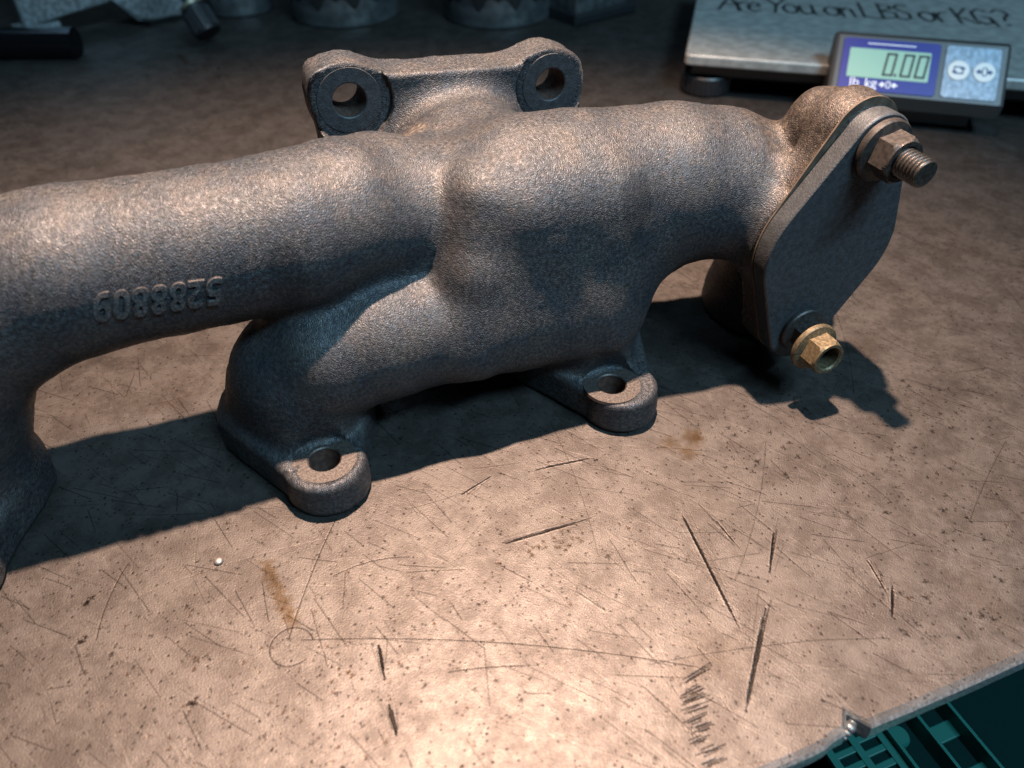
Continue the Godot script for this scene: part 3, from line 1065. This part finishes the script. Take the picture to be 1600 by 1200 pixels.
	var at := Vector3(0.507, 0, -0.537)
	var local := t.transform.affine_inverse() * at
	var frame := Transform3D(hb, local)
	# side outline (depth from the face's foot towards the back, height), pushed along x
	var outline := PackedVector2Array([Vector2(0.0, 0.030), Vector2(0.003, 0.018), Vector2(0.044, 0.012), Vector2(0.052, 0.02), Vector2(0.052, 0.060), Vector2(0.049, 0.066), Vector2(0.041, 0.0685), Vector2(0.037, 0.0670)])
	var along := Transform3D(Basis(Vector3(0, 0, -1), Vector3(0, 1, 0), Vector3(1, 0, 0)), Vector3.ZERO)
	extrude(head, outline, -0.002, 0.142, 0.0035, frame * along, false)
	var hd := part("display_head", head.commit(), M.housing, t)
	var stand := begin()
	bevel_box(stand, Vector3(0.11, 0.022, 0.03), frame * Vector3(0.07, 0.011, -0.034), 0.003, hb)
	part("display_bracket", stand.commit(), M.black, t)
	# face frame: x along, y up the sloped face, z out of it
	var f0 := Vector3(0, 0.030, 0.0)
	var f1 := Vector3(0, 0.0670, -0.037)
	var fy := (f1 - f0).normalized()
	var fz := Vector3.RIGHT.cross(fy)
	var ff := frame * Transform3D(Basis(Vector3.RIGHT, fy, fz), f0)
	var fh := f0.distance_to(f1)
	var win := begin()
	extrude(win, rounded_rect(0.0800, fh - 0.005, 0.003, Vector2(0.0455, fh / 2)), -0.001, 0.0008, 0.0003, ff)
	part("blue_window", win.commit(), M.blue, hd)
	var lc := begin()
	extrude(lc, rounded_rect(0.0670, 0.0265, 0.0012, Vector2(0.0450, 0.0275)), 0.0002, 0.0013, 0.0002, ff)
	var lcd := part("lcd", lc.commit(), M.lcd, hd)
	var dg := begin()
	var segs := [[0, 0, 0, 1], [1, 0, 1, 1], [0, 1, 0, 2], [1, 1, 1, 2], [0, 0, 1, 0], [0, 2, 1, 2]]
	for k in 3:
		for s in segs:
			var x := 0.0415 + k * 0.0118 + (0.0024 if k > 0 else 0.0)
			var lines := [[[x + s[0] * 0.0070 + s[1] * 0.0010, 0.0180 + s[1] * 0.0095], [x + s[2] * 0.0070 + s[3] * 0.0010, 0.0180 + s[3] * 0.0095]]]
			strokes(dg, lines, 0.0020, ff * Transform3D(Basis(), Vector3(0, 0, 0.0016)))
	strokes(dg, [[[0.0515, 0.0176], [0.0515, 0.0190]]], 0.0019, ff * Transform3D(Basis(), Vector3(0, 0, 0.0016)))
	part("digits", dg.commit(), M.digit, hd)
	var pr := begin()
	words(pr, "lb", ff * Transform3D(Basis(), Vector3(0.0190, 0.0092, 0.0009)), 0.0085)
	words(pr, "kg", ff * Transform3D(Basis(), Vector3(0.0325, 0.0092, 0.0009)), 0.0085)
	words(pr, "0", ff * Transform3D(Basis(), Vector3(0.0470, 0.0092, 0.0009)), 0.0070)
	arrows(pr, ff * Transform3D(Basis(), Vector3(0.0470, 0.0092, 0.0012)), 0.0070)
	for k in 18:
		strokes(pr, [[[0.026 + k * 0.0022, 0.0455], [0.0272 + k * 0.0022, 0.0455]]], 0.0010, ff * Transform3D(Basis(), Vector3(0, 0, 0.0011)))
	part("window_print", pr.commit(), M.white_print, hd)
	var kp := begin()
	extrude(kp, rounded_rect(0.0440, fh - 0.006, 0.003, Vector2(0.1120, fh / 2)), -0.001, 0.0009, 0.0003, ff)
	part("keypad", kp.commit(), M.keypad, hd)
	for k in 2:
		var c := Vector2(0.1015 + 0.0205 * k, 0.0275)
		var ky := begin()
		extrude(ky, circle_points(c, 0.0088, 40), 0.0004, 0.0016, 0.0004, ff)
		var key := part("button", ky.commit(), M.key, hd)
		var kpn := begin()
		var kt := ff * Transform3D(Basis(), Vector3(c.x, c.y, 0.0019))
		if k == 1:
			words(kpn, "0", ff * Transform3D(Basis(), Vector3(c.x, c.y, 0.0017)), 0.0085)
			arrows(kpn, kt, 0.0062)
		else:
			for sg in [1.0, -1.0]:
				strokes(kpn, [[[-0.0036 * sg, 0.0006 * sg], [-0.0034 * sg, 0.0028 * sg], [0.003 * sg, 0.0028 * sg], [0.0036 * sg, 0.0008 * sg]], [[0.0036 * sg, 0.0006 * sg], [0.0018 * sg, 0.0018 * sg]], [[0.0036 * sg, 0.0006 * sg], [0.0048 * sg, 0.0022 * sg]]], 0.0011, kt)
		part("button_print", kpn.commit(), M.key_print, key)

func words(st: SurfaceTool, text: String, t: Transform3D, high: float) -> void:
	var tm := TextMesh.new()
	var f := SystemFont.new()
	f.font_names = PackedStringArray(["Droid Sans"])
	tm.font = f
	tm.text = text
	tm.font_size = 32
	tm.pixel_size = high / 26.0
	tm.depth = 0.0004
	tm.curve_step = 1.0
	st.index()
	st.append_from(tm, 0, t)
	st.deindex()

func arrows(st: SurfaceTool, t: Transform3D, w: float) -> void:
	for sg in [1.0, -1.0]:
		strokes(st, [[[w * sg, 0.0], [w * 0.48 * sg, 0.0]], [[w * 0.75 * sg, 0.0015], [w * 0.46 * sg, 0.0], [w * 0.75 * sg, -0.0015]]], 0.0014, t)

# ------------------------------------------------------------------ clutter at the back
func cup(called: String, label: String, at: Vector3, r: float, h: float, mat: Material) -> void:
	var t := thing(called, label, "cylinder", at, 0.0, "")
	var st := begin()
	lathe(st, PackedVector2Array([Vector2(0, 0), Vector2(r - 0.002, 0), Vector2(r, 0.002), Vector2(r, h - 0.002), Vector2(r - 0.002, h), Vector2(r - 0.008, h), Vector2(r - 0.008, 0.01), Vector2(0, 0.01)]), 64)
	part("wall", st.commit(), mat, t)
	# dark toothed reflection round the upper part, made as a near-black sheet
	var c := begin()
	var k := 96
	for i in k:
		var p: Array[Vector3] = []
		for w in [i, i + 1]:
			var a: float = TAU * w / k
			var tooth := 0.012 * absf(fposmod(w * 0.19, 1.0) - 0.5) * 2.0 + 0.006 * sin(w * 0.7)
			p.append(Vector3(cos(a) * (r + 0.0012), 0.024 + tooth, sin(a) * (r + 0.0012)))
			p.append(Vector3(cos(a) * (r + 0.0012), h - 0.004, sin(a) * (r + 0.0012)))
		var n0 := Vector3(p[0].x, 0, p[0].z).normalized()
		var n1 := Vector3(p[2].x, 0, p[2].z).normalized()
		tri(c, p[0], p[2], p[1], n0, n1, n0)
		tri(c, p[2], p[3], p[1], n1, n1, n0)
	part("reflection_band", c.commit(), M.dark_reflection, t)

func clutter() -> void:
	cup("steel_cylinder", "dark steel cylinder on the bench straight behind the outlet flange's left lug", Vector3(0.175, 0, -1.035), 0.066, 0.17, M.dull)
	cup("steel_cylinder", "brighter steel cylinder behind the outlet flange's right lug, with a small black notch", Vector3(0.350, 0, -0.965), 0.066, 0.17, M.dull)
	cup("steel_cylinder", "narrow grey steel cylinder behind the slanting tool at the back left", Vector3(0.055, 0, -1.10), 0.040, 0.2, M.dull)
	# dark upright block
	var t := thing("steel_block", "dark upright steel block just left of the bench scale", "block", Vector3(0.455, 0, -0.93), 0.3)
	var st := begin()
	bevel_box(st, Vector3(0.085, 0.19, 0.06), Vector3(0, 0.095, 0), 0.003)
	part("block_body", st.commit(), M.dull, t)
	var bt := begin()
	bevel_box(bt, Vector3(0.10, 0.012, 0.075), Vector3(0, 0.006, 0.001), 0.002)
	part("base_plate", bt.commit(), M.black, t)
	# cast aluminium bracket
	var b := thing("cast_bracket", "pale cast metal bracket with a spread foot, at the far left of the bench", "bracket", Vector3(-0.115, 0, -1.075), 0.35)
	var wp := begin()
	extrude(wp, PackedVector2Array([Vector2(-0.075, 0.018), Vector2(0.045, 0.030), Vector2(0.062, 0.060), Vector2(0.056, 0.17), Vector2(-0.075, 0.17)]), -0.012, 0.012, 0.003, Transform3D(), false)
	part("bracket_wall", wp.commit(), M.aluminium, b)
	var ft := begin()
	extrude(ft, PackedVector2Array([Vector2(0.020, 0.034), Vector2(0.045, 0.005), Vector2(0.060, 0.0), Vector2(0.098, 0.0), Vector2(0.108, 0.012), Vector2(0.100, 0.026), Vector2(0.066, 0.040)]), -0.022, 0.026, 0.006, Transform3D(), false)
	part("bracket_foot", ft.commit(), M.aluminium, b)
	var rb := begin()
	tube(rb, [Vector3(0.045, 0.17, 0.014), Vector3(0.052, 0.09, 0.016), Vector3(0.066, 0.045, 0.020), Vector3(0.090, 0.020, 0.020)], 0.006)
	part("rib", rb.commit(), M.aluminium, b)
	var pd := begin()
	bevel_box(pd, Vector3(0.045, 0.020, 0.03), Vector3(-0.062, 0.010, 0.005), 0.003)
	part("bracket_pad", pd.commit(), M.aluminium, b)
	# glossy black bar lying on the bench
	var h := thing("pry_bar", "glossy black round bar lying in front of the pale bracket at far left", "bar", Vector3.ZERO)
	var a0 := Vector3(-0.42, 0.017, -1.075)
	var a1 := Vector3(-0.128, 0.015, -0.975)
	var hb := begin()
	tube(hb, [a0, a0.lerp(a1, 0.68), a1.lerp(a0, 0.02), a1], 0.0155, 24)
	part("grip", hb.commit(), M.gloss, h)
	var cl := begin()
	tube(cl, [a0.lerp(a1, 0.70), a0.lerp(a1, 0.72)], 0.0175, 24)
	part("collar", cl.commit(), M.black, h)
	# slanting tool with a knurled end
	var w := thing("hand_tool", "thin hand tool with knurled round end, leaning down towards the bench", "tool", Vector3.ZERO)
	var e0 := Vector3(0.0085, 0.0155, -0.955)
	var e1 := Vector3(-0.045, 0.135, -1.045)
	var rd := begin()
	tube(rd, [e0.lerp(e1, 0.08), e1], 0.0060, 14)
	part("shaft", rd.commit(), M.dull, w)
	var kn := begin()
	tube(kn, [e0, e0.lerp(e1, 0.19)], 0.0145, 20)
	for i in 20:
		var d := (e1 - e0).normalized()
		var sd := d.cross(Vector3.UP).normalized()
		var o := (sd * cos(TAU * i / 20) + sd.cross(d) * sin(TAU * i / 20)) * 0.0146
		tube(kn, [e0.lerp(e1, 0.02) + o, e0.lerp(e1, 0.16) + o], 0.0011, 6)
	part("knurled_end", kn.commit(), M.black, w)
	var rg := begin()
	tube(rg, [e0.lerp(e1, 0.185), e0.lerp(e1, 0.215)], 0.0135, 20)
	part("bright_ring", rg.commit(), M.brass, w)

# ------------------------------------------------------------------ green crate under the front edge
func green_crate() -> void:
	var t := thing("plastic_crate", "dark green plastic crate with slotted and ribbed floor, below the bench's front edge", "crate", Vector3(0.30, -0.135, -0.04))
	# own origin at the crate's top plane; panels lie a little lower
	var panel := begin()
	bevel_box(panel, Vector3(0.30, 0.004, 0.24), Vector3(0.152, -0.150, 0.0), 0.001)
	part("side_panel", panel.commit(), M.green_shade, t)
	for x in [-0.0405, -0.0200, 0.0010]:
		var r := begin()
		bevel_box(r, Vector3(0.0018, 0.013, 0.24), Vector3(x, -0.0065, 0.0), 0.0004)
		part("rib", r.commit(), M.green, t)
	for i in 9:
		var r := begin()
		bevel_box(r, Vector3(0.0190, 0.003, 0.0095), Vector3(-0.0095, -0.0105, -0.105 + i * 0.0245), 0.0006)
		part("cross_bar", r.commit(), M.green, t)
	# slotted strip: bars with gaps between them
	for i in 30:
		var r := begin()
		bevel_box(r, Vector3(0.013, 0.0025, 0.0036), Vector3(-0.0520, -0.006, -0.115 + i * 0.0078), 0.0005)
		part("slat", r.commit(), M.green, t)
		var r2 := begin()
		bevel_box(r2, Vector3(0.013, 0.0025, 0.0036), Vector3(-0.0680, -0.006, -0.112 + i * 0.0078), 0.0005)
		part("slat", r2.commit(), M.green, t)
	for x in [-0.0440, -0.0600, -0.0760]:
		var r := begin()
		bevel_box(r, Vector3(0.0042, 0.003, 0.24), Vector3(x, -0.0058, 0.0), 0.0006)
		part("rail", r.commit(), M.green, t)
	for i in 6:
		var s := begin()
		lathe(s, PackedVector2Array([Vector2(0.0062, -0.025), Vector2(0.0062, -0.0130), Vector2(0.0052, -0.0115), Vector2(0.0, -0.0115)]), 24)
		part("boss", s.commit(), M.green, t, Vector3(-0.0300, 0, -0.10 + i * 0.036))
	var fl := begin()
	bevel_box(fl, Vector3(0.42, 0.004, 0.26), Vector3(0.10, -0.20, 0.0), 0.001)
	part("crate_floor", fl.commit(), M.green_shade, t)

# ------------------------------------------------------------------ specks on the bench
func debris() -> void:
	var s := SphereMesh.new()
	s.radius = 0.0021
	s.height = 0.0026
	s.radial_segments = 20
	s.rings = 10
	var a := part("weld_bead", s, M.spatter, self, Vector3(-0.0473, 0.0006, -0.2357))
	a.name = numbered("weld_bead")
	a.set_meta("label", "shiny round weld bead on the bench front, left of the oil streak")
	a.set_meta("category", "weld bead")
